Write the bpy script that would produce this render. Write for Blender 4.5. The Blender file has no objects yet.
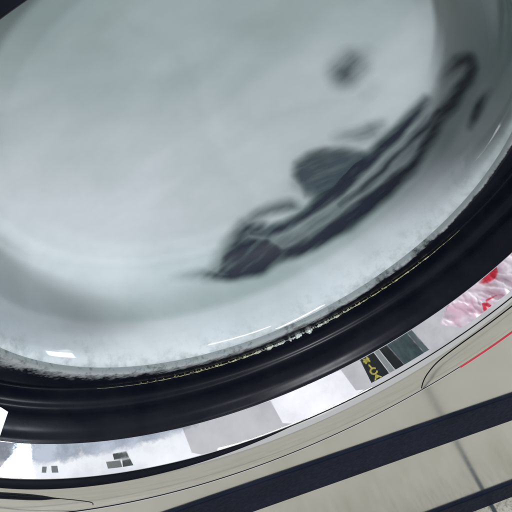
import bpy, bmesh, math, random
import numpy as np
from mathutils import Vector, Matrix, noise

S = bpy.context.scene
COL = S.collection
R = math.radians

# ------------------------------------------------------------------ camera
CAM = np.array([-.1613, -.2888, .3816])
YAW, PITCH, ROLL, FOV = .5492, .9328, .1997, 30.0

def cam_basis(yaw, pitch, roll):
    cy, sy, cp, sp = math.cos(yaw), math.sin(yaw), math.cos(pitch), math.sin(pitch)
    w = np.array([sy * cp, cy * cp, -sp])
    r = np.array([cy, -sy, 0.])
    u = np.cross(r, w)
    cr, sr = math.cos(roll), math.sin(roll)
    return cr * r + sr * u, -sr * r + cr * u, w

RX, UP, FW = cam_basis(YAW, PITCH, ROLL)
cd = bpy.data.cameras.new('camera')
cam = bpy.data.objects.new('camera', cd)
COL.objects.link(cam)
cd.sensor_width = 36
cd.sensor_fit = 'HORIZONTAL'
cd.angle = R(FOV)
cd.clip_start = .005
cd.clip_end = 100
M = Matrix([[RX[0], UP[0], -FW[0], CAM[0]], [RX[1], UP[1], -FW[1], CAM[1]], [RX[2], UP[2], -FW[2], CAM[2]], [0, 0, 0, 1]])
cam.matrix_world = M
S.camera = cam
cd.dof.use_dof = False

# ------------------------------------------------------------------ world and lamps
W = bpy.data.worlds.new('World')
S.world = W
W.use_nodes = True
wn = W.node_tree.nodes
wn['Background'].inputs[0].default_value = (.755, .77, .79, 1)
wn['Background'].inputs[1].default_value = .80

def area(name, loc, target, sx, sy, power, color=(1, 1, 1)):
    l = bpy.data.lights.new(name, 'AREA')
    l.shape = 'RECTANGLE'
    l.size, l.size_y = sx, sy
    l.energy = power
    l.color = color
    o = bpy.data.objects.new(name, l)
    COL.objects.link(o)
    o.location = loc
    d = Vector(target) - Vector(loc)
    o.rotation_euler = d.to_track_quat('-Z', 'Y').to_euler()
    return o

area('tube_and_fill_lamp', (.30, -1.02, 1.50), (.1, -.3, 0), .8, .09, 7, (.96, .98, 1))
area('tube_and_fill_lamp', (-.45, -1.9, 1.5), (0, -.1, -.1), .75, .16, 56, (.96, .97, 1))  # unseen front fill, added to brighten the suds in the bowl
area('reflection_fill_panel', (-.22, -.62, 1.35), (0, -.1, -.2), .55, .75, .62, (.97, .97, 1))  # unseen panel, added to put a bright patch into the chrome's reflection
area('side_and_fill_light', (1.7, -.75, 1.0), (0, -.1, -.15), 1.9, 1.9, 5.0, (.92, .96, 1))  # unseen soft fill, added also to whiten the chrome's reflection
area('side_and_fill_light', (1.3, -.34, .02), (0, -.1, -.15), .18, .26, 7.0, (.85, .92, 1))

S.view_settings.view_transform = 'Standard'
S.view_settings.look = 'None'
S.view_settings.exposure = 0
S.view_settings.gamma = 1
S.cycles.max_bounces = 10
S.cycles.transparent_max_bounces = 24
S.cycles.glossy_bounces = 6

# ------------------------------------------------------------------ helpers
def mat(name):
    m = bpy.data.materials.new(name)
    m.use_nodes = True
    return m, m.node_tree.nodes, m.node_tree.links, m.node_tree.nodes['Principled BSDF']

def setp(b, **k):
    n = dict(color='Base Color', rough='Roughness', metal='Metallic', spec='Specular IOR Level', coat='Coat Weight',
             coatr='Coat Roughness', sss='Subsurface Weight', alpha='Alpha', aniso='Anisotropic')
    for a, v in k.items():
        b.inputs[n[a]].default_value = (*v, 1) if a == 'color' else v

def noise_node(N, L, scale, detail=4, rough=.55, stretch=None, dist=0.):
    tc = N.new('ShaderNodeTexCoord')
    mp = N.new('ShaderNodeMapping')
    if stretch: mp.inputs['Scale'].default_value = stretch
    t = N.new('ShaderNodeTexNoise')
    t.inputs['Scale'].default_value = scale
    t.inputs['Detail'].default_value = detail
    t.inputs['Roughness'].default_value = rough
    t.inputs['Distortion'].default_value = dist
    L.new(tc.outputs['Object'], mp.inputs['Vector'])
    L.new(mp.outputs['Vector'], t.inputs['Vector'])
    return t

def ramp(N, L, src, stops):
    r = N.new('ShaderNodeValToRGB')
    e = r.color_ramp.elements
    while len(e) > 1: e.remove(e[-1])
    for i, (p, c) in enumerate(stops):
        k = e[0] if i == 0 else e.new(p)
        k.position = p
        k.color = (*c, 1) if len(c) == 3 else c
    L.new(src, r.inputs['Fac'])
    return r

def maprange(N, L, src, a, b, c, d):
    m = N.new('ShaderNodeMapRange')
    for i, v in enumerate((a, b, c, d)): m.inputs[i + 1].default_value = v
    L.new(src, m.inputs['Value'])
    return m.outputs[0]

def bump(N, L, b, h, strength, dist=.001):
    n = N.new('ShaderNodeBump')
    n.inputs['Strength'].default_value = strength
    n.inputs['Distance'].default_value = dist
    L.new(h, n.inputs['Height'])
    L.new(n.outputs[0], b.inputs['Normal'])

def obj(name, verts, faces, material, parent=None, smooth=True, attrs=None):
    me = bpy.data.meshes.new(name)
    me.from_pydata([tuple(map(float, v)) for v in verts], [], faces)
    me.materials.append(material)
    if smooth: me.polygons.foreach_set('use_smooth', [True] * len(me.polygons))
    for k, v in (attrs or {}).items():
        a = me.attributes.new(k, 'FLOAT', 'POINT')
        a.data.foreach_set('value', np.asarray(v, dtype=np.float32))
    me.update()
    o = bpy.data.objects.new(name, me)
    COL.objects.link(o)
    if parent: o.parent = parent
    return o

def tag(o, label=None, cat=None, group=None, kind=None):
    if label: o['label'] = label
    if cat: o['category'] = cat
    if group: o['group'] = group
    if kind: o['kind'] = kind
    return o

def empty(name, loc=(0, 0, 0)):
    o = bpy.data.objects.new(name, None)
    o.empty_display_size = .05
    o.location = loc
    COL.objects.link(o)
    return o

def revolve(prof, n=360, a0=0., a1=2 * math.pi, wob=None):
    """profile of (radius, y) turned round the door's axis (world y)"""
    closed = abs(a1 - a0 - 2 * math.pi) < 1e-6
    m = n if closed else n + 1
    V, Fc = [], []
    for i in range(m):
        a = a0 + (a1 - a0) * i / n
        for j, (r, y) in enumerate(prof):
            if wob:
                dr, dy = wob(a, j)
                r, y = r + dr, y + dy
            V.append((r * math.cos(a), y, r * math.sin(a)))
    k = len(prof)
    for i in range(n):
        i2 = (i + 1) % m
        for j in range(k - 1):
            Fc.append((i * k + j, i * k + j + 1, i2 * k + j + 1, i2 * k + j))
    return V, Fc

def smooth_prof(P, sub=6):
    """Catmull-Rom through the profile"""
    P = [np.array(p, float) for p in P]
    Q = [P[0]] + P + [P[-1]]
    out = []
    for i in range(1, len(Q) - 2):
        a, b, c, d = Q[i - 1], Q[i], Q[i + 1], Q[i + 2]
        for s in range(sub):
            t = s / sub
            out.append(tuple(.5 * ((2 * b) + (c - a) * t + (2 * a - 5 * b + 4 * c - d) * t * t + (3 * b - a - 3 * c + d) * t ** 3)))
    out.append(tuple(P[-1]))
    return out

def box(x0, x1, y0, y1, z0, z1, bev=.0015, seg=2):
    bm = bmesh.new()
    bmesh.ops.create_cube(bm, size=1)
    for v in bm.verts:
        v.co = Vector(((x0 + x1) / 2 + v.co.x * (x1 - x0), (y0 + y1) / 2 + v.co.y * (y1 - y0), (z0 + z1) / 2 + v.co.z * (z1 - z0)))
    if bev: bmesh.ops.bevel(bm, geom=bm.edges[:], offset=bev, segments=seg, affect='EDGES')
    V = [v.co.copy() for v in bm.verts]
    Fc = [[v.index for v in f.verts] for f in bm.faces]
    bm.verts.ensure_lookup_table()
    bm.free()
    return V, Fc

F_ = 256 / math.tan(R(FOV / 2))
def rays(px, py):
    px, py = np.asarray(px, float), np.asarray(py, float)
    d = ((px - 256) / F_)[..., None] * RX - ((py - 256) / F_)[..., None] * UP + FW
    return d / np.linalg.norm(d, axis=-1, keepdims=True)

# ------------------------------------------------------------------ materials
def m_steel(name, col, rough, grain_scale=(1, 1, 60), grain=.04):
    m, N, L, b = mat(name)
    setp(b, metal=1, rough=rough, color=col)
    t = noise_node(N, L, 9, 3, .5)
    r = ramp(N, L, t.outputs[0], [(.3, tuple(c * .93 for c in col)), (.7, col)])
    L.new(r.outputs[0], b.inputs['Base Color'])
    t2 = noise_node(N, L, 60, 5, .6, grain_scale)
    L.new(maprange(N, L, t2.outputs[0], .3, .7, max(rough - grain, .01), rough + grain), b.inputs['Roughness'])
    return m

def m_chrome():
    m, N, L, b = mat('polished_chrome')
    setp(b, metal=1, color=(.90, .90, .92))
    t = noise_node(N, L, 55, 6, .65)
    t3 = noise_node(N, L, 900, 2, .5)
    mx = N.new('ShaderNodeMath'); mx.operation = 'MULTIPLY'
    L.new(maprange(N, L, t.outputs[0], .45, .75, .012, .06), mx.inputs[0])
    L.new(maprange(N, L, t3.outputs[0], .3, .7, .6, 1.3), mx.inputs[1])
    L.new(mx.outputs[0], b.inputs['Roughness'])
    t2 = noise_node(N, L, 26, 5, .6)
    r = ramp(N, L, t2.outputs[0], [(.34, (.72, .72, .76)), (.50, (.86, .86, .89)), (.66, (.94, .94, .96))])
    at = N.new('ShaderNodeAttribute'); at.attribute_name = 'mottle'
    f1 = noise_node(N, L, 120, 6, .7)
    ad = N.new('ShaderNodeMath'); ad.operation = 'ADD'
    L.new(at.outputs['Fac'], ad.inputs[0]); L.new(maprange(N, L, f1.outputs[0], .3, .7, -.35, .35), ad.inputs[1])
    ff = maprange(N, L, ad.outputs[0], .4, .9, 0, .80)
    f2 = noise_node(N, L, 60, 5, .6)
    fc = ramp(N, L, f2.outputs[0], [(.35, (.16, .20, .26)), (.6, (.42, .47, .56))])
    mm = N.new('ShaderNodeMix'); mm.data_type = 'RGBA'
    L.new(ff, mm.inputs[0]); L.new(r.outputs[0], mm.inputs[6]); L.new(fc.outputs[0], mm.inputs[7])
    L.new(mm.outputs[2], b.inputs['Base Color'])
    w = noise_node(N, L, 14, 2, .4)
    return m

def m_rubber():
    m, N, L, b = mat('black_rubber')
    setp(b, rough=.3, spec=.10, color=(.003, .0038, .009))
    t = noise_node(N, L, 40, 5, .6)
    L.new(maprange(N, L, t.outputs[0], .3, .7, .22, .34), b.inputs['Roughness'])
    s = noise_node(N, L, 420, 3, .6)
    dst = noise_node(N, L, 16, 6, .7)
    r = ramp(N, L, dst.outputs[0], [(.45, (.003, .0036, .008)), (.75, (.009, .010, .014))])
    at = N.new('ShaderNodeAttribute'); at.attribute_name = 'residue'
    n2 = noise_node(N, L, 240, 4, .65)
    sm = N.new('ShaderNodeMath'); sm.operation = 'ADD'
    L.new(at.outputs['Fac'], sm.inputs[0]); L.new(maprange(N, L, n2.outputs[0], .3, .7, -.45, .45), sm.inputs[1])
    mg = N.new('ShaderNodeMix'); mg.data_type = 'RGBA'
    gt = N.new('ShaderNodeMath'); gt.operation = 'MULTIPLY'
    L.new(maprange(N, L, sm.outputs[0], .30, 1.05, 0, .85), gt.inputs[0]); L.new(maprange(N, L, at.outputs['Fac'], .02, .30, 0, 1), gt.inputs[1])
    L.new(gt.outputs[0], mg.inputs[0]); L.new(r.outputs[0], mg.inputs[6]); mg.inputs[7].default_value = (.28, .305, .31, 1)
    L.new(mg.outputs[2], b.inputs['Base Color'])
    bump(N, L, b, s.outputs[0], .04, .0003)
    return m

def m_bar():
    m, N, L, b = mat('dark_navy_trim')
    setp(b, rough=.6, spec=.03, color=(.008, .010, .020))
    t = noise_node(N, L, 30, 5, .6)
    r = ramp(N, L, t.outputs[0], [(.3, (.0052, .0068, .0135)), (.7, (.0085, .0108, .0215))])
    L.new(r.outputs[0], b.inputs['Base Color'])
    s = noise_node(N, L, 260, 4, .6)
    L.new(maprange(N, L, s.outputs[0], .3, .7, .5, .75), b.inputs['Roughness'])
    bump(N, L, b, s.outputs[0], .25, .0006)
    return m

def m_plain(name, col, rough=.5, spec=.5, metal=0.):
    m, N, L, b = mat(name)
    setp(b, rough=rough, spec=spec, metal=metal, color=col)
    t = noise_node(N, L, 120, 4, .6)
    r = ramp(N, L, t.outputs[0], [(.3, tuple(c * .85 for c in col)), (.7, col)])
    L.new(r.outputs[0], b.inputs['Base Color'])
    return m

def m_glass():
    m, N, L, b = mat('door_glass')
    N.remove(b)
    out = N['Material Output']
    tr = N.new('ShaderNodeBsdfTransparent'); tr.inputs[0].default_value = (.93, .965, .965, 1)
    gl = N.new('ShaderNodeBsdfGlossy'); gl.inputs['Roughness'].default_value = .035
    fr = N.new('ShaderNodeFresnel'); fr.inputs[0].default_value = 1.36
    t = noise_node(N, L, 30, 4, .6)
    at = N.new('ShaderNodeAttribute'); at.attribute_name = 'scuff'
    sa = N.new('ShaderNodeMath'); sa.operation = 'MULTIPLY_ADD'; sa.inputs[1].default_value = .55
    L.new(at.outputs['Fac'], sa.inputs[0]); L.new(maprange(N, L, t.outputs[0], .3, .75, .02, .10), sa.inputs[2])
    L.new(sa.outputs[0], gl.inputs['Roughness'])
    mx = N.new('ShaderNodeMixShader')
    L.new(fr.outputs[0], mx.inputs[0]); L.new(tr.outputs[0], mx.inputs[1]); L.new(gl.outputs[0], mx.inputs[2])
    L.new(mx.outputs[0], out.inputs[0])
    return m

def m_suds():
    m, N, L, b = mat('soap_suds')
    setp(b, rough=.85, spec=.15)
    at = N.new('ShaderNodeAttribute'); at.attribute_name = 'water_and_shade'
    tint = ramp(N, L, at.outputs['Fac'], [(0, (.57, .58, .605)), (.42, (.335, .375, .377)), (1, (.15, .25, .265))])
    t = noise_node(N, L, 7, 6, .6, None, 1.2)
    v = ramp(N, L, t.outputs[0], [(.3, (.90, .915, .92)), (.68, (1, 1, 1))])
    mu = N.new('ShaderNodeMix'); mu.data_type = 'RGBA'; mu.blend_type = 'MULTIPLY'; mu.inputs[0].default_value = 1
    fz = noise_node(N, L, 130, 6, .7)
    fr = N.new('ShaderNodeAttribute'); fr.attribute_name = 'frost'
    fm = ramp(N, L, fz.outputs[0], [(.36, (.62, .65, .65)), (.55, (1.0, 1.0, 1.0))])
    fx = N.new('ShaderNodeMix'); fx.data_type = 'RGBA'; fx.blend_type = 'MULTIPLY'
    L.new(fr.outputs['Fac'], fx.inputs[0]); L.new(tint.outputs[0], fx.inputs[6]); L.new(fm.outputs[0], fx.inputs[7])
    L.new(fx.outputs[2], mu.inputs[6]); L.new(v.outputs[0], mu.inputs[7])
    L.new(mu.outputs[2], b.inputs['Base Color'])
    al = N.new('ShaderNodeAttribute'); al.attribute_name = 'cover'
    L.new(al.outputs['Fac'], b.inputs['Alpha'])
    s = noise_node(N, L, 160, 5, .65)
    bump(N, L, b, s.outputs[0], .05, .001)
    return m

def m_cloth(name, dark, light):
    m, N, L, b = mat(name)
    setp(b, rough=.9, spec=.1)
    at = N.new('ShaderNodeAttribute'); at.attribute_name = 'tone'
    r = ramp(N, L, at.outputs['Fac'], [(0, light), (1, dark)])
    t = noise_node(N, L, 60, 5, .6)
    v = ramp(N, L, t.outputs[0], [(.3, (.8, .8, .8)), (.7, (1, 1, 1))])
    mu = N.new('ShaderNodeMix'); mu.data_type = 'RGBA'; mu.blend_type = 'MULTIPLY'; mu.inputs[0].default_value = 1
    L.new(r.outputs[0], mu.inputs[6]); L.new(v.outputs[0], mu.inputs[7])
    L.new(mu.outputs[2], b.inputs['Base Color'])
    al = N.new('ShaderNodeAttribute'); al.attribute_name = 'cover'
    L.new(al.outputs['Fac'], b.inputs['Alpha'])
    return m

STEEL = m_steel('brushed_steel_rim', (.80, .80, .79), .085, (1, 20, 1), .03)
PANEL = m_steel('polished_steel_panel', (.80, .80, .785), .15, (3, 1, 1), .02)
CHROME = m_chrome()
RUBBER = m_rubber()
BAR = m_bar()
GLASS = m_glass()
SUDS = m_suds()
DARK = m_plain('gap_and_reflection_black', (.003, .0035, .007), .5, .06)

# ------------------------------------------------------------------ floor
FZ = -.602
def tile_floor():
    m, N, L, b = mat('cream_stone_tiles')
    setp(b, rough=.35, spec=.4)
    tc = N.new('ShaderNodeTexCoord')
    mp = N.new('ShaderNodeMapping')
    mp.inputs['Location'].default_value = (-.342 / .45, .35 / .45, 0)
    mp.inputs['Scale'].default_value = (1 / .45, 1 / .45, 1)
    L.new(tc.outputs['Object'], mp.inputs['Vector'])
    sx = N.new('ShaderNodeSeparateXYZ'); L.new(mp.outputs[0], sx.inputs[0])
    ds = []
    for i in (0, 1):
        f = N.new('ShaderNodeMath'); f.operation = 'FRACT'; L.new(sx.outputs[i], f.inputs[0])
        a = N.new('ShaderNodeMath'); a.operation = 'SUBTRACT'; a.inputs[0].default_value = .5; L.new(f.outputs[0], a.inputs[1])
        c = N.new('ShaderNodeMath'); c.operation = 'ABSOLUTE'; L.new(a.outputs[0], c.inputs[0])
        ds.append(c.outputs[0])
    mxx = N.new('ShaderNodeMath'); mxx.operation = 'MAXIMUM'; L.new(ds[0], mxx.inputs[0]); L.new(ds[1], mxx.inputs[1])
    groutmask = maprange(N, L, mxx.outputs[0], .4930, .4962, 0, 1)
    t = noise_node(N, L, 22, 8, .7)
    r1 = ramp(N, L, t.outputs[0], [(.34, (.275, .265, .22)), (.5, (.315, .305, .27)), (.66, (.345, .335, .30))])
    t2 = noise_node(N, L, 330, 4, .7)
    r2 = ramp(N, L, t2.outputs[0], [(.36, (.52, .49, .38)), (.52, (1, 1, .97))])
    mu = N.new('ShaderNodeMix'); mu.data_type = 'RGBA'; mu.blend_type = 'MULTIPLY'; mu.inputs[0].default_value = .95
    L.new(r1.outputs[0], mu.inputs[6]); L.new(r2.outputs[0], mu.inputs[7])
    mg = N.new('ShaderNodeMix'); mg.data_type = 'RGBA'
    L.new(groutmask, mg.inputs[0]); L.new(mu.outputs[2], mg.inputs[6]); mg.inputs[7].default_value = (.035, .045, .05, 1)
    L.new(mg.outputs[2], b.inputs['Base Color'])
    inv = N.new('ShaderNodeMath'); inv.operation = 'SUBTRACT'; inv.inputs[0].default_value = 1; L.new(groutmask, inv.inputs[1])
    bump(N, L, b, inv.outputs[0], .6, .003)
    V = [(-3, -3, FZ), (3, -3, FZ), (3, 1, FZ), (-3, 1, FZ)]
    o = obj('floor', V, [(0, 1, 2, 3)], m, smooth=False)
    tag(o, kind='structure')
tile_floor()

# ------------------------------------------------------------------ washing machine
washer = empty('washing_machine', (0, 0, FZ))
tag(washer, 'stainless steel front loading washer with round chrome ringed door, mid wash', 'washing machine')
OFF = Vector((0, 0, -FZ))
def wpart(name, V, Fc, m, parent=washer, smooth=True, attrs=None):
    if parent is washer:
        V = [Vector(v) + OFF for v in V]
    return obj(name, V, Fc, m, parent, smooth, attrs)

PY = -.0600          # plane of the steel front panel
def front_panel():
    n, X0, X1, Z0, Z1, rr = 360, -.60, .80, FZ + .01, .62, .2525
    V, Fc = [], []
    for i in range(n):
        a = 2 * math.pi * i / n
        c, s = math.cos(a), math.sin(a)
        t = min((X1 if c > 0 else X0) / c if abs(c) > 1e-9 else 9, (Z1 if s > 0 else Z0) / s if abs(s) > 1e-9 else 9)
        V += [(rr * c, PY + .012, rr * s), (rr * c, PY + .0008, rr * s), ((rr + .0008) * c, PY, (rr + .0008) * s), (t * c, PY, t * s)]
    for i in range(n):
        j = (i + 1) % n
        for k in range(3):
            Fc.append((i * 4 + k, i * 4 + k + 1, j * 4 + k + 1, j * 4 + k))
    k = len(V)
    V += [(X0, PY, Z0), (X1, PY, Z0), (X1, PY, Z1), (X0, PY, Z1), (X0, .55, Z0), (X1, .55, Z0), (X1, .55, Z1), (X0, .55, Z1)]
    Fc += [(k, k + 4, k + 5, k + 1), (k + 1, k + 5, k + 6, k + 2), (k + 2, k + 6, k + 7, k + 3), (k + 3, k + 7, k + 4, k), (k + 4, k + 7, k + 6, k + 5)]
    # fill the corners of the sheet outside the radial fan
    for cx, cz, kk in ((X0, Z0, k), (X1, Z0, k + 1), (X1, Z1, k + 2), (X0, Z1, k + 3)):
        best = sorted(range(n), key=lambda i: (V[i * 4 + 3][0] - cx) ** 2 + (V[i * 4 + 3][2] - cz) ** 2)[:2]
        Fc.append((kk, best[0] * 4 + 3, best[1] * 4 + 3))
    o = wpart('front_panel', V, Fc, PANEL, smooth=False)
    return o
front_panel()
# black trims across the panel
V, Fc = box(-.61, .81, PY - .0022, PY + .004, -.3405, -.2815, .0008); wpart('trim_bar', V, Fc, BAR, smooth=False)
V, Fc = box(-.61, .81, PY - .003, PY + .004, FZ + .003, -.5450, .0012); wpart('toe_kick', V, Fc, BAR, smooth=False)

# --- door
def bezel():
    P = smooth_prof([(.2201, -.0450), (.2201, -.0516), (.2207, -.0533), (.2228, -.0553), (.2262, -.0572), (.2310, -.0588),
                     (.2380, -.0602), (.2440, -.0609), (.2488, -.0606), (.2505, -.0594), (.2508, -.0550)], 5)
    V, Fc = revolve(P, 480)
    return wpart('door_bezel', V, Fc, STEEL), P
BEZ, BEZP = bezel()

def on_revolved(px, py, prof):
    """point on a revolved profile (radius, y) that the photograph shows at (px, py)"""
    d = rays(px, py)
    best = None
    for (r0, y0), (r1, y1) in zip(prof[:-1], prof[1:]):
        t = np.linspace(0, 1, 60)
        Y = y0 + (y1 - y0) * t
        if abs(y1 - y0) < 1e-7: Y = Y + 1e-7 * t
        s = (Y - CAM[1]) / d[1]
        P = CAM + s[:, None] * d
        f = np.hypot(P[:, 0], P[:, 2]) - (r0 + (r1 - r0) * t)
        for i in np.where(f[:-1] * f[1:] <= 0)[0]:
            if best is None or s[i] < best[0]: best = (s[i], P[i])
    return None if best is None else best[1]

def spline(P, sub=8):
    return [np.array(p) for p in smooth_prof(P, sub)]

def tube(path, rad, sides=8):
    """thin round cord along a path of 3D points; rad is a number or a list"""
    V, Fc = [], []
    n = len(path)
    for i, p in enumerate(path):
        t = Vector(path[min(i + 1, n - 1)]) - Vector(path[max(i - 1, 0)])
        t.normalize()
        a = t.cross(Vector((0, 1, .01))).normalized()
        b = t.cross(a)
        r = rad[i] if hasattr(rad, '__len__') else rad
        for k in range(sides):
            q = 2 * math.pi * k / sides
            V.append(Vector(p) + a * (r * math.cos(q)) + b * (r * math.sin(q)))
    for i in range(n - 1):
        for k in range(sides):
            k2 = (k + 1) % sides
            Fc.append((i * sides + k, i * sides + k2, (i + 1) * sides + k2, (i + 1) * sides + k))
    Fc.append(tuple(range(sides)))
    Fc.append(tuple((n - 1) * sides + k for k in reversed(range(sides))))
    return V, Fc

# black ring drawn as the door gap's shade; red strip drawn as the bag's reflection
V, Fc = revolve([(.2504, -.0560), (.2505, -.0597), (.2510, -.0604), (.2515, -.0602), (.2518, -.0560)], 480)
wpart('door_gap_shade', V, Fc, DARK)
V, Fc = revolve([(.2502, -.0590), (.2503, -.0602), (.2512, -.0610), (.2520, -.0604), (.2521, -.0590)], 120, R(-49.5), R(-25))
wpart('red_bag_reflection', V, Fc, m_plain('red_reflection', (.38, .008, .03), .5))

# fine dark seams pressed into the bezel at both ends of its lower lip, and a dark reflection drawn the same way
def seam_and_reflection(pts, w=.00045):
    path = []
    for p in spline(pts, 6):
        q = on_revolved(p[0], p[1], BEZP)
        if q is not None: path.append(q)
    V, Fc = tube(path, w, 6)
    V = [Vector(v) for v in V]
    o = obj('seam_and_reflection', [v + OFF for v in V], Fc, DARK, washer)
    o.parent = BEZ
    return o
# chrome ring: flat polished bevel that leans outwards, with a thin rolled edge
V, Fc = revolve([(.2112, -.0290), (.2113, -.0318), (.2115, -.0327)] + [(.2115 + .0077 * t, -.0327 - .0192 * t) for t in np.linspace(.02, 1, 8)] +
                [(.2193, -.0521), (.2196, -.0525), (.2199, -.0522), (.2200, -.0490)], 480)
mottle = []
for v in V:
    # bluish grey mottling: wide at the lower left, tapering to nothing along the inner edge
    d = math.degrees(math.atan2(v[2], v[0])) % 360
    t = (-v[1] - .0327) / .0192
    wd = .62 * max(0, min(1, (272 - d) / 40)) if d > 180 else 0
    mottle.append(max(0, min(1, .5 + (wd - t) * 3.0)) * min(1, wd * 5))
wpart('chrome_ring', V, Fc, CHROME, attrs=dict(mottle=mottle))
# black channel between ring and bezel; lower left bulge stands for a dark reflection
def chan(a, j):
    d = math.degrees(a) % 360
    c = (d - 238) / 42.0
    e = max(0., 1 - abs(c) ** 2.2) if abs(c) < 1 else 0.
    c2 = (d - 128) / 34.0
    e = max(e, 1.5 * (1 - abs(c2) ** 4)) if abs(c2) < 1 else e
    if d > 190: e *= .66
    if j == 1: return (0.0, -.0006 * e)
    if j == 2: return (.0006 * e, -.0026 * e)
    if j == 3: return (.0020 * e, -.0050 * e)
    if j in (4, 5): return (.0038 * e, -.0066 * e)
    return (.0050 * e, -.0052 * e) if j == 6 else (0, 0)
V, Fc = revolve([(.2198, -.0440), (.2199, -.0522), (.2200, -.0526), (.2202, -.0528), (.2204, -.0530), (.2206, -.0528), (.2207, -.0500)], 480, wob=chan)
wpart('channel_and_reflection', V, Fc, DARK)

# the seat of the glass widens towards the upper left of the opening
def seat_warp(V, r0=.100):
    out = []
    for x, y, z in V:
        r = math.hypot(x, z)
        d = math.degrees(math.atan2(z, x)) % 360
        e = max(0., math.cos(math.radians(min(90, abs(d - 132) * 1.2)))) ** 1.2
        k = 0.
        if r < .166: k = max(0, (r - r0) / (.166 - r0)) ** 1.5
        elif r < .1995: k = 1 - (r - .166) / .0335
        r2 = r + .0285 * e * k
        f = r2 / max(r, 1e-9)
        out.append((x * f, y + (.010 * e * k if y < .02 else 0), z * f))
    return out

# black rubber gasket
GP = smooth_prof([(.1640, -.0030), (.1648, -.0085), (.1662, -.0108), (.1700, -.0104), (.1800, -.0072), (.1900, -.0036), (.1975, -.0004), (.1995, .0002), (.2004, -.0016),
                  (.2009, -.0062), (.2019, -.0095), (.2037, -.0118), (.2044, -.0145), (.2047, -.0175), (.2055, -.0210),
                  (.2074, -.0262), (.2104, -.0305), (.2116, -.0326), (.2122, -.0260)], 5)
V, Fc = revolve(GP, 480)
res = []
for v in V:
    r_ = math.hypot(v[0], v[2])
    ang = math.degrees(math.atan2(v[2], v[0])) % 360
    dd = (r_ - .1655 + (.0008 if ang > 330 else .004) * noise.noise(Vector((v[0] * 50, 2, v[2] * 50)))) / (.0012 + .0138 * max(0, min(1, (334 - ang) / 60)))
    res.append(max(0, 1 - dd) if v[1] < .0005 and r_ < .1985 and v[2] < .08 else 0)
V = seat_warp(V)
GASK = wpart('door_gasket', V, Fc, RUBBER, attrs=dict(residue=res))

# yellowish scum crust along the glass edge
def scum():
    m, N, L, b = mat('dried_soap_scum')
    setp(b, rough=.8, spec=.2)
    t = noise_node(N, L, 500, 4, .6)
    r = ramp(N, L, t.outputs[0], [(.35, (.09, .09, .05)), (.5, (.26, .26, .14)), (.66, (.42, .43, .30))])
    at = N.new('ShaderNodeAttribute'); at.attribute_name = 'chalk'
    r3 = ramp(N, L, t.outputs[0], [(.4, (.10, .12, .12)), (.6, (.60, .66, .64))])
    mq = N.new('ShaderNodeMix'); mq.data_type = 'RGBA'
    L.new(at.outputs['Fac'], mq.inputs[0]); L.new(r.outputs[0], mq.inputs[6]); L.new(r3.outputs[0], mq.inputs[7])
    L.new(mq.outputs[2], b.inputs['Base Color'])
    random.seed(5)
    ang0, ang1 = R(-115), R(-32.5)
    n = 900
    V, Fc = [], []
    sides = 6
    for i in range(n + 1):
        a = ang0 + (ang1 - ang0) * i / n
        u = i / n
        th = .00040 * min(1, .1 + u * 2.2) * min(1, .15 + (1 - u) * 6)
        nz = -.25 + 1.2 * noise.noise(Vector((a * 45, 1, 0))) + .6 * noise.noise(Vector((a * 170, 3, 0)))
        big = math.exp(-((u - .52) / .09) ** 2) * .0008
        th = max(.00006, (th + big) * (1 + 1.1 * nz))
        rc = .1988 + .0004 * noise.noise(Vector((a * 25, 7, 0)))
        for k in range(sides):
            q = 2 * math.pi * k / sides
            rr = rc + th * 1.2 * math.cos(q)
            V.append((rr * math.cos(a), -.0012 + th * math.sin(q) * 1.3, rr * math.sin(a)))
    for i in range(n):
        for k in range(sides):
            k2 = (k + 1) % sides
            Fc.append((i * sides + k, i * sides + k2, (i + 1) * sides + k2, (i + 1) * sides + k))
    # loose crumbs beside the crust
    for c in range(150):
        a = random.gauss(R(-76), R(13))
        s = random.uniform(.0002, .0007)
        rc = .1985 - abs(random.gauss(0, .0012))
        base = len(V)
        ctr = Vector((rc * math.cos(a), -.0006 - (.1985 - rc) * .42, rc * math.sin(a)))
        for k in range(6):
            q = k * math.pi / 3
            V.append(ctr + Vector((math.cos(q) * s * random.uniform(.6, 1.2), 0, math.sin(q) * s * random.uniform(.6, 1.2))))
        V.append(ctr + Vector((0, -s * .8, 0)))
        for k in range(6): Fc.append((base + k, base + (k + 1) % 6, base + 6))
    # a few specks on the gasket wall
    chalk = [math.exp(-((math.degrees(math.atan2(v[2], v[0])) + 72) / 9.) ** 2) for v in V]
    o = obj('scum_line', [Vector(v) + OFF for v in V], Fc, m, washer, attrs=dict(chalk=chalk))
    o.parent = GASK
scum()

# bowl of the door: depth as a function of radius
BR = np.array([0, .05, .09, .114, .128, .1380, .1438, .1475, .1505, .1535, .1565, .1595, .1625, .1650, .1680, .2000])
BY = np.array([.0590, .0583, .0560, .0540, .0515, .0480, .0430, .0360, .0262, .0150, .0050, -.0020, -.0065, -.0085, -.0090, -.0090])
_rr = np.linspace(0, .2, 801)
_yy = np.interp(_rr, BR, BY)
_k = np.exp(-(np.arange(-12, 13) / 6.0) ** 2); _k /= _k.sum()
_yy = np.convolve(np.pad(_yy, 12, 'edge'), _k, 'valid')
def bowl(r): return np.interp(r, _rr, _yy)

# glass: one moulded bowl in front of the suds
gp = [(r - .0018 * float(np.clip((r - .09) / .045, 0, 1)), float(bowl(r)) - .0030 - .0009 * math.exp(-((r - .1545) / .0013) ** 2)) for r in np.linspace(.0005, .1662, 170)]
V, Fc = revolve(gp, 360)
V = seat_warp(V)
wpart('door_glass', V, Fc, GLASS, attrs=dict(scuff=[float(np.clip((.153 - math.hypot(v[0], v[2])) / .006, 0, 1)) for v in V]))

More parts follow.
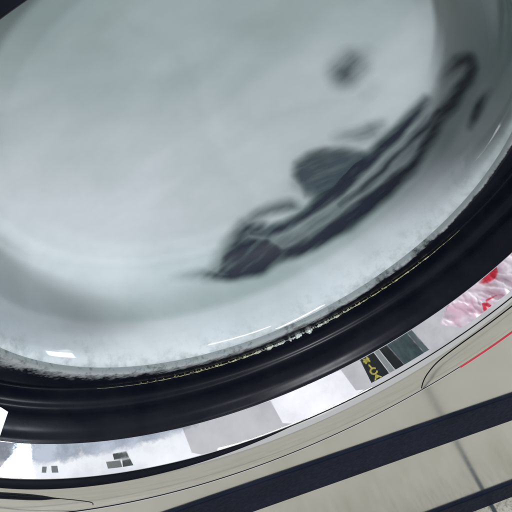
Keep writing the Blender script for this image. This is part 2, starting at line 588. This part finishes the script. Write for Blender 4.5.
# ------------------------------------------------------------------ suds behind the glass
def sstep(a, b, x):
    t = np.clip((x - a) / (b - a), 0, 1)
    return t * t * (3 - 2 * t)

def fbm(p, oct=4):
    return noise.fractal(Vector(p), .6, 2.0, oct, noise_basis='PERLIN_ORIGINAL')

def project(P):
    v = np.asarray(P) - CAM
    return np.stack([256 + F_ * (v @ RX) / (v @ FW), 256 - F_ * (v @ UP) / (v @ FW)], -1)

def suds():
    rads = np.concatenate([np.linspace(.001, .13, 64), np.linspace(.132, .1664, 70)])
    n = 420
    V, cover, water_and_shade, frost = [], [], [], []
    for i in range(n):
        a = 2 * math.pi * i / n
        c, s = math.cos(a), math.sin(a)
        for r in rads:
            x, z = r * c, r * s
            y = float(bowl(r))
            h = .0009 * fbm((x * 16, y * 16, z * 16), 2) * float(1 - sstep(.150, .158, r))
            V.append((x, y + h + .0006, z))
            # foam thins out under the rim of the glass with a ragged, mouldy edge
            rag = .0022 * fbm((x * 60, 5, z * 60)) + .0022 * noise.noise(Vector((x * 400, 1, z * 400)))
            cv = 1 - .35 * sstep(.1610, .1690, r + rag)
            cover.append(cv)
            # thin, watery suds towards the right of the drum
            w = .16 + .10 * fbm((x * 9 + 3, y * 9, z * 9))
            # overlapping sheets of foam with one soft and one sharper side
            for q_, (fx, fz, ph) in enumerate(((26, 9, 0.), (14, -22, 2.1), (-9, 31, 4.4))):
                g = (fx * x + fz * z) * .9 + ph + 1.6 * noise.noise(Vector((x * 12, q_ * 5.0, z * 12)))
                g = g / 3.0 - math.floor(g / 3.0)
                w += .060 * (g if g < .90 else (1 - g) / .10 * .90) - .03
            w += .36 * sstep(.135, .172, x + .16 * (z + .02)) * sstep(-.16, -.01, z)
            w += .34 * sstep(-.07, .12, z - x * .2)
            w -= .22 * sstep(.05, -.14, x + .25 * z + .02)
            w += (.24 * sstep(.122, .146, r) - .12 * sstep(.150, .160, r)) * float(1 - .8 * sstep(.07, .14, x))  # bowl wall toned darker in colour to offset its strong light
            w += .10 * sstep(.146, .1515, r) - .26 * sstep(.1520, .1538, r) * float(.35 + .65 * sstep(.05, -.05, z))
            water_and_shade.append(max(0, min(1, w)))
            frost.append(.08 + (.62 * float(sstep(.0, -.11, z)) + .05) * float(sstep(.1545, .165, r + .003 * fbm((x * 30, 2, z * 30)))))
    k = len(rads)
    Fc = []
    for i in range(n):
        j = (i + 1) % n
        for q in range(k - 1):
            Fc.append((i * k + q, i * k + q + 1, j * k + q + 1, j * k + q))
        Fc.append((i * k, j * k, 0)) if i else None
    Fc = [f for f in Fc if len(set(f)) == len(f)]
    V = seat_warp(V)
    o = obj('soap_suds', V, Fc, SUDS, attrs=dict(cover=cover, water_and_shade=water_and_shade, frost=frost))
    tag(o, 'milky grey soap suds filling the washer drum behind the glass', 'suds', kind='stuff')
suds()

# ------------------------------------------------------------------ laundry pressed against the glass
def seg_dist(X, Y, pts):
    """distance to a polyline of (x, y, half width, darkness) and the values there"""
    D = np.full(X.shape, 1e9); Wd = np.zeros_like(X); Dk = np.zeros_like(X)
    for (x0, y0, w0, d0), (x1, y1, w1, d1) in zip(pts[:-1], pts[1:]):
        dx, dy = x1 - x0, y1 - y0
        t = np.clip(((X - x0) * dx + (Y - y0) * dy) / max(dx * dx + dy * dy, 1e-9), 0, 1)
        d = np.hypot(X - x0 - t * dx, Y - y0 - t * dy)
        w = w0 + (w1 - w0) * t
        k = (d - w) < (D - Wd)
        D = np.where(k, d, D); Wd = np.where(k, w, Wd); Dk = np.where(k, d0 + (d1 - d0) * t, Dk)
    return D, Wd, Dk

def poly_dist(X, Y, poly):
    """signed distance to a closed outline, positive inside"""
    inside = np.zeros(X.shape, bool); D = np.full(X.shape, 1e9)
    n = len(poly)
    for i in range(n):
        (x0, y0), (x1, y1) = poly[i], poly[(i + 1) % n]
        t = np.clip(((X - x0) * (x1 - x0) + (Y - y0) * (y1 - y0)) / max((x1 - x0) ** 2 + (y1 - y0) ** 2, 1e-9), 0, 1)
        D = np.minimum(D, np.hypot(X - x0 - t * (x1 - x0), Y - y0 - t * (y1 - y0)))
        c = ((y0 > Y) != (y1 > Y)) & (X < (x1 - x0) * (Y - y0) / ((y1 - y0) if y1 != y0 else 1e-9) + x0)
        inside ^= c
    return np.where(inside, D, -D)

def bowl_hit(X, Y):
    """where the line of sight meets the inner face of the bowl"""
    d = rays(X, Y)
    s0 = (-.006 - CAM[1]) / d[..., 1]
    s1 = (.072 - CAM[1]) / d[..., 1]
    best = np.full(X.shape, np.nan)
    prev = None
    N_ = 260
    for i in range(N_ + 1):
        s = s0 + (s1 - s0) * i / N_
        P = CAM + s[..., None] * d
        r = np.hypot(P[..., 0], P[..., 2])
        f = P[..., 1] - bowl(np.minimum(r, .2))
        if prev is not None:
            hit = np.isnan(best) & (prev[0] < 0) & (f >= 0)
            t = prev[0] / (prev[0] - f + 1e-12)
            best = np.where(hit, prev[1] + (s - prev[1]) * t, best)
        prev = (f, s)
    return CAM + best[..., None] * d, d

def garment(name, box_, strokes, polys, label, cat, mat_, rot, group=None, step=.8, lift=.0016):
    x0, y0, x1, y1 = box_
    xs, ys = np.arange(x0, x1, step), np.arange(y0, y1, step)
    X, Y = np.meshgrid(xs, ys)
    ca, sa = math.cos(R(rot)), math.sin(R(rot))
    # slow warps so that no edge is ruler straight, plus streaks along the cloth
    WX, WY, ST = np.zeros_like(X), np.zeros_like(X), np.zeros_like(X)
    for idx in np.ndindex(X.shape):
        x, y = X[idx], Y[idx]
        WX[idx] = 3.0 * noise.noise(Vector((x / 26, y / 26, 1.7)))
        WY[idx] = 3.0 * noise.noise(Vector((x / 26, y / 26, 9.1)))
        u, v = x * ca + y * sa, -x * sa + y * ca
        ST[idx] = noise.noise(Vector((u / 26, v / 4.0, 3.3))) + .5 * noise.noise(Vector((u / 12, v / 1.9, 5.2)))
    Xw, Yw = X + WX, Y + WY
    A, T = np.zeros_like(X), np.zeros_like(X)
    for pts, soft in strokes:
        D, Wd, Dk = seg_dist(Xw, Yw, pts)
        a = Dk * (1 - sstep(-1.5, 2.8, (D - Wd * .84) / soft))
        T = np.where(a > A, a, T)
        A = np.maximum(A, a)
    for poly, soft, dk in polys:
        sd = poly_dist(Xw, Yw, poly)
        a = dk * sstep(-soft * 1.4, soft * 1.1, sd)
        T = np.where(a > A, a, T)
        A = np.maximum(A, a)
    A = A * sstep(0, 9, np.minimum(np.minimum(X - x0, x1 - step - X), np.minimum(Y - y0, y1 - step - Y)))
    A = np.clip(A * (1 + .22 * ST) - .015, 0, 1)
    T = np.clip(T * 1.10 * (1 + .42 * ST), 0, 1)
    P, d = bowl_hit(X, Y)
    ok = ~np.isnan(P[..., 0])
    h = lift * .4 * sstep(0, .9, A) + .0010
    P = P - d * h[..., None]
    P = P
    idx = -np.ones(X.shape, int)
    V, cov, tone = [], [], []
    def vid(i, j):
        if idx[i, j] < 0:
            idx[i, j] = len(V)
            V.append(P[i, j]); cov.append(A[i, j]); tone.append(T[i, j])
        return idx[i, j]
    Fc = []
    for i in range(X.shape[0] - 1):
        for j in range(X.shape[1] - 1):
            q = [(i, j), (i, j + 1), (i + 1, j + 1), (i + 1, j)]
            if all(ok[a] for a in q) and max(A[a] for a in q) > .012:
                c = [P[a] for a in q]
                if max(np.linalg.norm(c[k] - c[(k + 1) % 4]) for k in range(4)) > .01: continue
                Fc.append(tuple(vid(*a) for a in q))
    o = obj(name, V, Fc, mat_, attrs=dict(cover=cov, tone=tone))
    tag(o, label, cat, group)
    return o

NAVY = m_cloth('navy_cloth', (.004, .011, .028), (.075, .150, .155))
SLATE = m_cloth('slate_cloth', (.040, .062, .085), (.09, .14, .145))

strokes = [
    # lower fold
    ([(172, 279, 1, .10), (198, 274, 2.5, .35), (215, 275, 3.5, .85), (236, 274, 4, .95), (262, 266, 5, 1), (286, 253, 5.5, .97), (313, 241, 6.5, .97), (346, 221, 8.5, 1),
      (371, 201, 8, 1), (395, 181, 6.5, .98), (409, 170, 4, .96), (420, 156, 3.2, .94), (428, 142, 3.4, .95), (437, 124, 3.6, .95), (447, 109, 4.6, .98), (459, 92, 5.4, 1),
      (468, 80, 4.6, 1), (471, 68, 4.2, .98), (467, 59, 4.2, 1), (459, 62, 4.0, .9), (450, 71, 3.5, .5), (443, 79, 3, .2)], 3.2),
    # upper fold
    ([(250, 233, 3, .75), (268, 234, 5, .88), (286, 228, 4, .93), (300, 219, 5, .95), (321, 203, 6.5, .97), (340, 188, 7.5, .97), (360, 168, 8, .98), (381, 149, 6.5, .96),
      (402, 129, 5, .95), (416, 112, 3.8, .9), (425, 101, 2.6, .6)], 3.2),
    # thin middle fold
    ([(340, 206, 4, .7), (362, 189, 4, .8), (384, 170, 2.6, .85), (400, 152, 2.3, .85), (418, 136, 2.3, .85), (432, 122, 2.6, .85), (440, 113, 3, .85)], 2.4),
    # top edge of the bunched end
    ([(238, 232, 4, .55), (254, 219, 2.8, .55), (271, 210, 3.2, .62), (289, 206, 3, .62), (300, 208, 2, .4)], 3.6),
    ([(226, 262, 4, .8), (232, 246, 5, .85), (246, 229, 4.5, .85), (262, 230, 4, .85)], 5),
]
polys = [([(216, 274), (222, 256), (232, 242), (248, 236), (268, 238), (286, 250), (278, 262), (256, 270), (236, 276)], 5, .93),
         ([(212, 276), (222, 254), (240, 226), (270, 208), (300, 214), (340, 186), (372, 156), (406, 124), (432, 112), (416, 152), (384, 184), (340, 220), (286, 250), (240, 274)], 6, .50)]
# bright gap in the bunch is left out of the broad patch by splitting it
polys[1] = ([(206, 277), (222, 252), (238, 236), (262, 238), (300, 226), (340, 200), (372, 168), (402, 140), (426, 118), (416, 148), (384, 180), (340, 216), (300, 246), (240, 276)], 9, .56)
garment('garment', (160, 40, 492, 292), strokes, polys, 'long dark navy garment twisted along the lower right of the drum glass', 'garment', NAVY, -38, 'laundry in the drum')
garment('garment', (272, 130, 386, 214), [([(303, 186, 4, .35), (318, 186, 5, .5), (330, 180, 5, .5)], 6)],
        [([(296, 176), (298, 163), (308, 154), (324, 150), (342, 150), (360, 152), (366, 160), (350, 176), (334, 190), (318, 196), (304, 195)], 5.5, .84)],
        'slate blue cloth patch showing through suds above the twisted navy garment', 'garment', SLATE, -22, 'laundry in the drum')
garment('garment', (308, 34, 396, 114), [([(346, 73, 6.5, .74), (354, 64, 5, .62)], 8), ([(360, 56, 2, .3), (365, 51, 1.5, .15)], 6), ([(374, 86, 2, .10), (366, 94, 2, .12)], 6)],
        [], 'small blurred grey green cloth spot alone in the suds, top centre right', 'garment', SLATE, -40, 'laundry in the drum')
garment('garment', (318, 108, 404, 160), [([(338, 138, 2, .22), (356, 136, 3, .45), (370, 131, 3.8, .55), (379, 127, 2, .35)], 4.5)],
        [], 'thin grey green cloth wisp between the blurred spot and the navy garment', 'garment', SLATE, -15, 'laundry in the drum')
garment('garment', (450, 76, 506, 148), [([(471, 126, 1.6, .5), (475, 117, 2.6, .95), (480, 107, 2.6, .95), (485, 98, 1.8, .6), (489, 90, 1, .2)], 2.6)],
        [], 'narrow black cloth sliver right of the navy garment near the glass rim', 'garment', NAVY, -60, 'laundry in the drum')

# seams of the bezel; the last, widening one is a dark reflection drawn in
seam_and_reflection([(421.5, 388), (423.5, 381), (428, 373), (438, 361.5), (457, 346.6), (487, 325), (512, 306), (530, 291)])
seam_and_reflection([(93, 505), (92.5, 503), (88, 501.6), (77, 500.2), (61, 498.6)], .0003)
seam_and_reflection([(61, 498.6), (52, 498.2), (40, 497.6), (20, 496.4), (-5, 495)], [.0003, .0003, .0004, .0004, .0005, .0006, .0007, .0009, .001, .0012, .0013, .0015, .0016, .0017, .0018, .0019, .002, .002, .002, .002, .002, .002, .002, .002, .002, .002, .002, .002, .002, .002, .002, .002, .002, .002, .002, .002, .002, .002])

# white sticker on the gasket at the left
def sticker():
    m = m_plain('white_sticker', (.8, .8, .82), .5)
    q = [(-26, 398), (1, 407.5), (8, 412), (0, 435.5), (-6, 440), (-34, 434)]
    P = [on_revolved(x, y, [(.1990, .003), (.2125, -.0362)]) for x, y in q]
    P = [Vector(p) for p in P if p is not None]
    c = sum(P, Vector()) / len(P)
    n = (Vector(CAM) - c).normalized()
    k = len(P)
    V = [p + OFF + n * .003 for p in P] + [p + OFF + n * .0045 for p in P]
    Fc = [tuple(range(k)), tuple(k + i for i in range(k))] + [(i, (i + 1) % k, k + (i + 1) % k, k + i) for i in range(k)]
    o = obj('sticker', V, Fc, m, washer, smooth=False)
    o.parent = GASK
sticker()

# ------------------------------------------------------------------ things in front of the washer, seen mirrored in the chrome ring
BEV = [(.2082, -.0245), (.2225, -.0601)]
def mirrored(px, py):
    """where the chrome shows (px, py) from: point on the ring and direction of the reflected ray"""
    P = on_revolved(px, py, BEV)
    d = rays(px, py)
    rr = math.hypot(P[0], P[2])
    u = np.array([P[0], 0, P[2]]) / rr
    n = .928 * -u + .372 * np.array([0, -1., 0])
    n /= np.linalg.norm(n)
    w = d - 2 * (d @ n) * n
    return P, w

def bag():
    m, N, L, b = mat('thin_pinkish_plastic')
    setp(b, rough=.3, spec=.5)
    at = N.new('ShaderNodeAttribute'); at.attribute_name = 'print'
    r = ramp(N, L, at.outputs['Fac'], [(0, (.90, .80, .85)), (.45, (.90, .78, .83)), (.55, (.80, .03, .08)), (1, (.75, .02, .06))])
    pk = noise_node(N, L, 26, 3, .5)
    rk = ramp(N, L, pk.outputs[0], [(.40, (1, 1, 1)), (.60, (1, .80, .86))])
    mk = N.new('ShaderNodeMix'); mk.data_type = 'RGBA'; mk.blend_type = 'MULTIPLY'; mk.inputs[0].default_value = 1
    L.new(r.outputs[0], mk.inputs[6]); L.new(rk.outputs[0], mk.inputs[7]); L.new(mk.outputs[2], b.inputs['Base Color'])
    # outline and printed patches in the mirror
    outline = [(441, 324), (446, 310), (456, 296), (470, 284), (486, 270), (500, 258), (530, 232), (545, 250), (520, 290), (503, 303), (492, 312), (478, 324), (468, 330), (455, 326)]
    red1 = [(478, 284), (484, 276), (490, 270), (497, 266), (499, 272), (495, 279), (488, 283)]
    red2 = [(482, 303), (488, 302), (494, 308), (489, 314), (484, 311)]
    red3 = [(485, 300), (497, 294.5), (498, 295.5), (487, 301.5)]
    step = 1.3
    xs, ys = np.arange(434, 548, step), np.arange(228, 336, step)
    X, Y = np.meshgrid(xs, ys)
    sd = poly_dist(X, Y, outline)
    rd = np.maximum(np.maximum(poly_dist(X, Y, red1), poly_dist(X, Y, red2)), poly_dist(X, Y, red3))
    idx = -np.ones(X.shape, int)
    V, pr = [], []
    ok = np.zeros(X.shape, bool); Q = {}
    for i, j in np.ndindex(X.shape):
        if sd[i, j] < -1.0: continue
        P = on_revolved(X[i, j], Y[i, j], BEV)
        if P is None: continue
        P, w = mirrored(X[i, j], Y[i, j])
        if w[0] > -.3: continue
        cr = abs(noise.noise(Vector(((X[i, j] + Y[i, j]) / 30, (Y[i, j] - .4 * X[i, j]) / 9, 2)))) + .35 * abs(noise.noise(Vector(((X[i, j] + Y[i, j]) / 14, (Y[i, j] - .7 * X[i, j]) / 6, 6))))
        D = (-.35 - P[0]) / w[0] + .030 * cr
        Q[i, j] = P + w * D
        ok[i, j] = True
    def vid(i, j):
        if idx[i, j] < 0:
            idx[i, j] = len(V); V.append(Q[i, j]); pr.append(.5 + .25 * np.clip(rd[i, j], -2, 2))
        return idx[i, j]
    Fc = []
    for i in range(X.shape[0] - 1):
        for j in range(X.shape[1] - 1):
            q = [(i, j), (i, j + 1), (i + 1, j + 1), (i + 1, j)]
            if all(ok[a] for a in q): Fc.append(tuple(vid(*a) for a in q))
    nf = len(V)
    back = [Vector(v) + Vector((-.03, -.004, .004)) for v in V]          # the far wall of the bag
    V = [Vector(v) for v in V] + back
    Fc += [tuple(nf + k for k in f) for f in Fc]
    o = obj('plastic_bag', V, Fc, m, attrs=dict(print=pr + pr))
    tag(o, 'crumpled pinkish white plastic bag with red print, mirrored in the chrome ring', 'plastic bag')
bag()

def carton():
    """dark carton with gold capitals, seen mirrored; flat side towards the washer"""
    P0, nn = mirrored(388, 366)
    c0 = P0 + nn * .72
    def pt(px, py, off=0.):
        P, w = mirrored(px, py)
        return Vector(P + w * (((c0 - P) @ nn) / (w @ nn))) - Vector(nn) * off
    def slab(name, quad, m, parent, off=0., th=.01, n=10):
        (a, b, c, d) = [np.array(q, float) for q in quad]     # a-b along top, d-c along bottom
        V, Fc = [], []
        for s in range(n + 1):
            for t in range(n + 1):
                u, v = s / n, t / n
                q = (1 - v) * ((1 - u) * a + u * b) + v * ((1 - u) * d + u * c)
                V.append(pt(q[0], q[1], off))
        for s in range(n):
            for t in range(n):
                k = s * (n + 1) + t
                Fc.append((k, k + 1, k + n + 2, k + n + 1))
        k0 = len(V)
        V += [v + Vector(nn) * th for v in V]
        Fc += [tuple(k0 + k for k in f) for f in list(Fc)]
        rim = [s * (n + 1) for s in range(n + 1)] + [n * (n + 1) + t for t in range(1, n + 1)] + [s * (n + 1) + n for s in range(n - 1, -1, -1)] + [t for t in range(n - 1, 0, -1)]
        Fc += [(rim[i], rim[(i + 1) % len(rim)], k0 + rim[(i + 1) % len(rim)], k0 + rim[i]) for i in range(len(rim))]
        return obj(name, V, Fc, m, parent, smooth=False)
    blk = m_plain('black_card', (.010, .014, .018), .5)
    gold = m_plain('gold_ink', (.80, .72, .16), .4)
    grey = m_plain('green_grey_card', (.055, .10, .11), .6)
    gn = grey.node_tree.nodes; gr_ = [q for q in gn if q.type == 'VALTORGB'][0]; gr_.color_ramp.elements[0].color = (.03, .055, .065, 1); gr_.color_ramp.elements[1].color = (.10, .16, .17, 1); [q for q in gn if q.type == 'TEX_NOISE'][0].inputs['Scale'].default_value = 60
    lg = m_plain('pale_grey_card', (.38, .42, .43), .6)
    root = empty('lettered_box', tuple(c0))
    tag(root, 'black box with gold capital letters, mirrored in the chrome ring beside grey stripes', 'box')
    off = Vector(c0)
    def child(o, par=root):
        for v in o.data.vertices: v.co -= off
        o.parent = root
        return o
    child(slab('face_panel', [(359, 358), (372.5, 351), (392, 377), (374, 388)], blk, None))
    # capitals, as strokes in the plane of the box
    A0, DU, DV = np.array([366.5, 360.5]), np.array([11.5, -6.0]) / 13, np.array([11.5, 17.5]) / 21
    def gl(u, v): return A0 + DU * u + DV * v
    letters = [[[(-3, 0), (0, 1.5), (3, -.5)], [(-2, -2.2), (2.5, 2.2)], [(2.4, -2.4), (-2, 2.6)]],
               [[(-.4, 5.2), (.2, 9.0)]],
               [[(3.2, 11.2), (1.6, 10.0), (-1.2, 10.2), (-3.0, 12.0), (-2.6, 14.6), (-.6, 16.0), (2.0, 15.6), (3.2, 14.4)]],
               [[(-3.4, 22), (.2, 17.5), (3.4, 22)], [(-1.6, 20), (1.8, 20)]]]
    V, Fc = [], []
    for let in letters:
        for st in let:
            for p, q in zip(st[:-1], st[1:]):
                p, q = np.array(p, float), np.array(q, float)
                d = (q - p) / np.linalg.norm(q - p); nr = np.array([-d[1], d[0]]) * .75
                p, q = p - d * .4, q + d * .4
                k = len(V)
                for c in (p + nr, q + nr, q - nr, p - nr):
                    g = gl(*c); V.append(pt(g[0], g[1], .0012))
                for c in (p + nr, q + nr, q - nr, p - nr):
                    g = gl(*c); V.append(pt(g[0], g[1], .0004))
                Fc += [(k, k + 1, k + 2, k + 3), (k, k + 1, k + 5, k + 4), (k + 1, k + 2, k + 6, k + 5), (k + 2, k + 3, k + 7, k + 6), (k + 3, k, k + 4, k + 7)]
    child(obj('lettering', V, Fc, gold, None, smooth=False))
    child(slab('side_strip', [(373.2, 350.5), (377.5, 348.5), (398, 374), (393, 377)], lg, None))
    child(slab('black_stripe', [(378, 348), (386, 344), (408, 369), (399, 374)], blk, None))
    child(slab('grey_flap', [(386.6, 344), (405, 331), (428, 357), (408.6, 369)], grey, None))
    child(slab('pale_flap', [(405.6, 331), (411, 329), (434, 355), (428.6, 357)], m_plain('mid_grey_card', (.16, .21, .22), .6), None, th=.004))
carton()

def unseen_squares(quads, label, D, shade=(.13, .16, .17)):  # unseen grey panels, added to show as squares mirrored in the chrome
    m = m_plain('unseen_panel_grey', shade, .5)
    V, Fc = [], []
    P0, n0 = mirrored(*np.mean([c for q in quads for c in q], 0))
    c0 = P0 + n0 * D
    for q in quads:
        k = len(V)
        f = []
        for c in q:
            P, w = mirrored(*c)
            f.append(Vector(P + w * (((c0 - P) @ n0) / (w @ n0))))
        V += f + [v + Vector(n0) * .012 for v in f]
        Fc += [(k, k + 1, k + 2, k + 3), (k + 7, k + 6, k + 5, k + 4)] + [(k + a, k + (a + 1) % 4, k + 4 + (a + 1) % 4, k + 4 + a) for a in range(4)]
    root = Vector(c0)
    o = obj('unseen_panel', [v - root for v in V], Fc, m, smooth=False)
    o.location = root
    tag(o, label, 'vent')  # not a real vent: unseen panels added for the chrome's reflection
unseen_squares([[(112.5, 454), (126, 451.5), (129, 458), (114, 460)], [(121.5, 460.5), (130, 458.6), (133, 466), (123, 468)]], 'added unseen pair of offset grey squares mirrored in the lower left of the chrome ring', 1.0)
unseen_squares([[(41, 467), (45.5, 467), (45.5, 473), (41, 473)], [(51, 466), (57, 466), (57.5, 473), (51, 473)]], 'two tiny added unseen grey squares mirrored near the left end of the chrome ring', 1.1, (.26, .28, .31))
unseen_squares([[(106, 462), (120, 460.3), (122, 467.5), (107, 469)]], 'single added unseen paler grey square mirrored in chrome just left of the offset pair', 1.05, (.42, .45, .46))
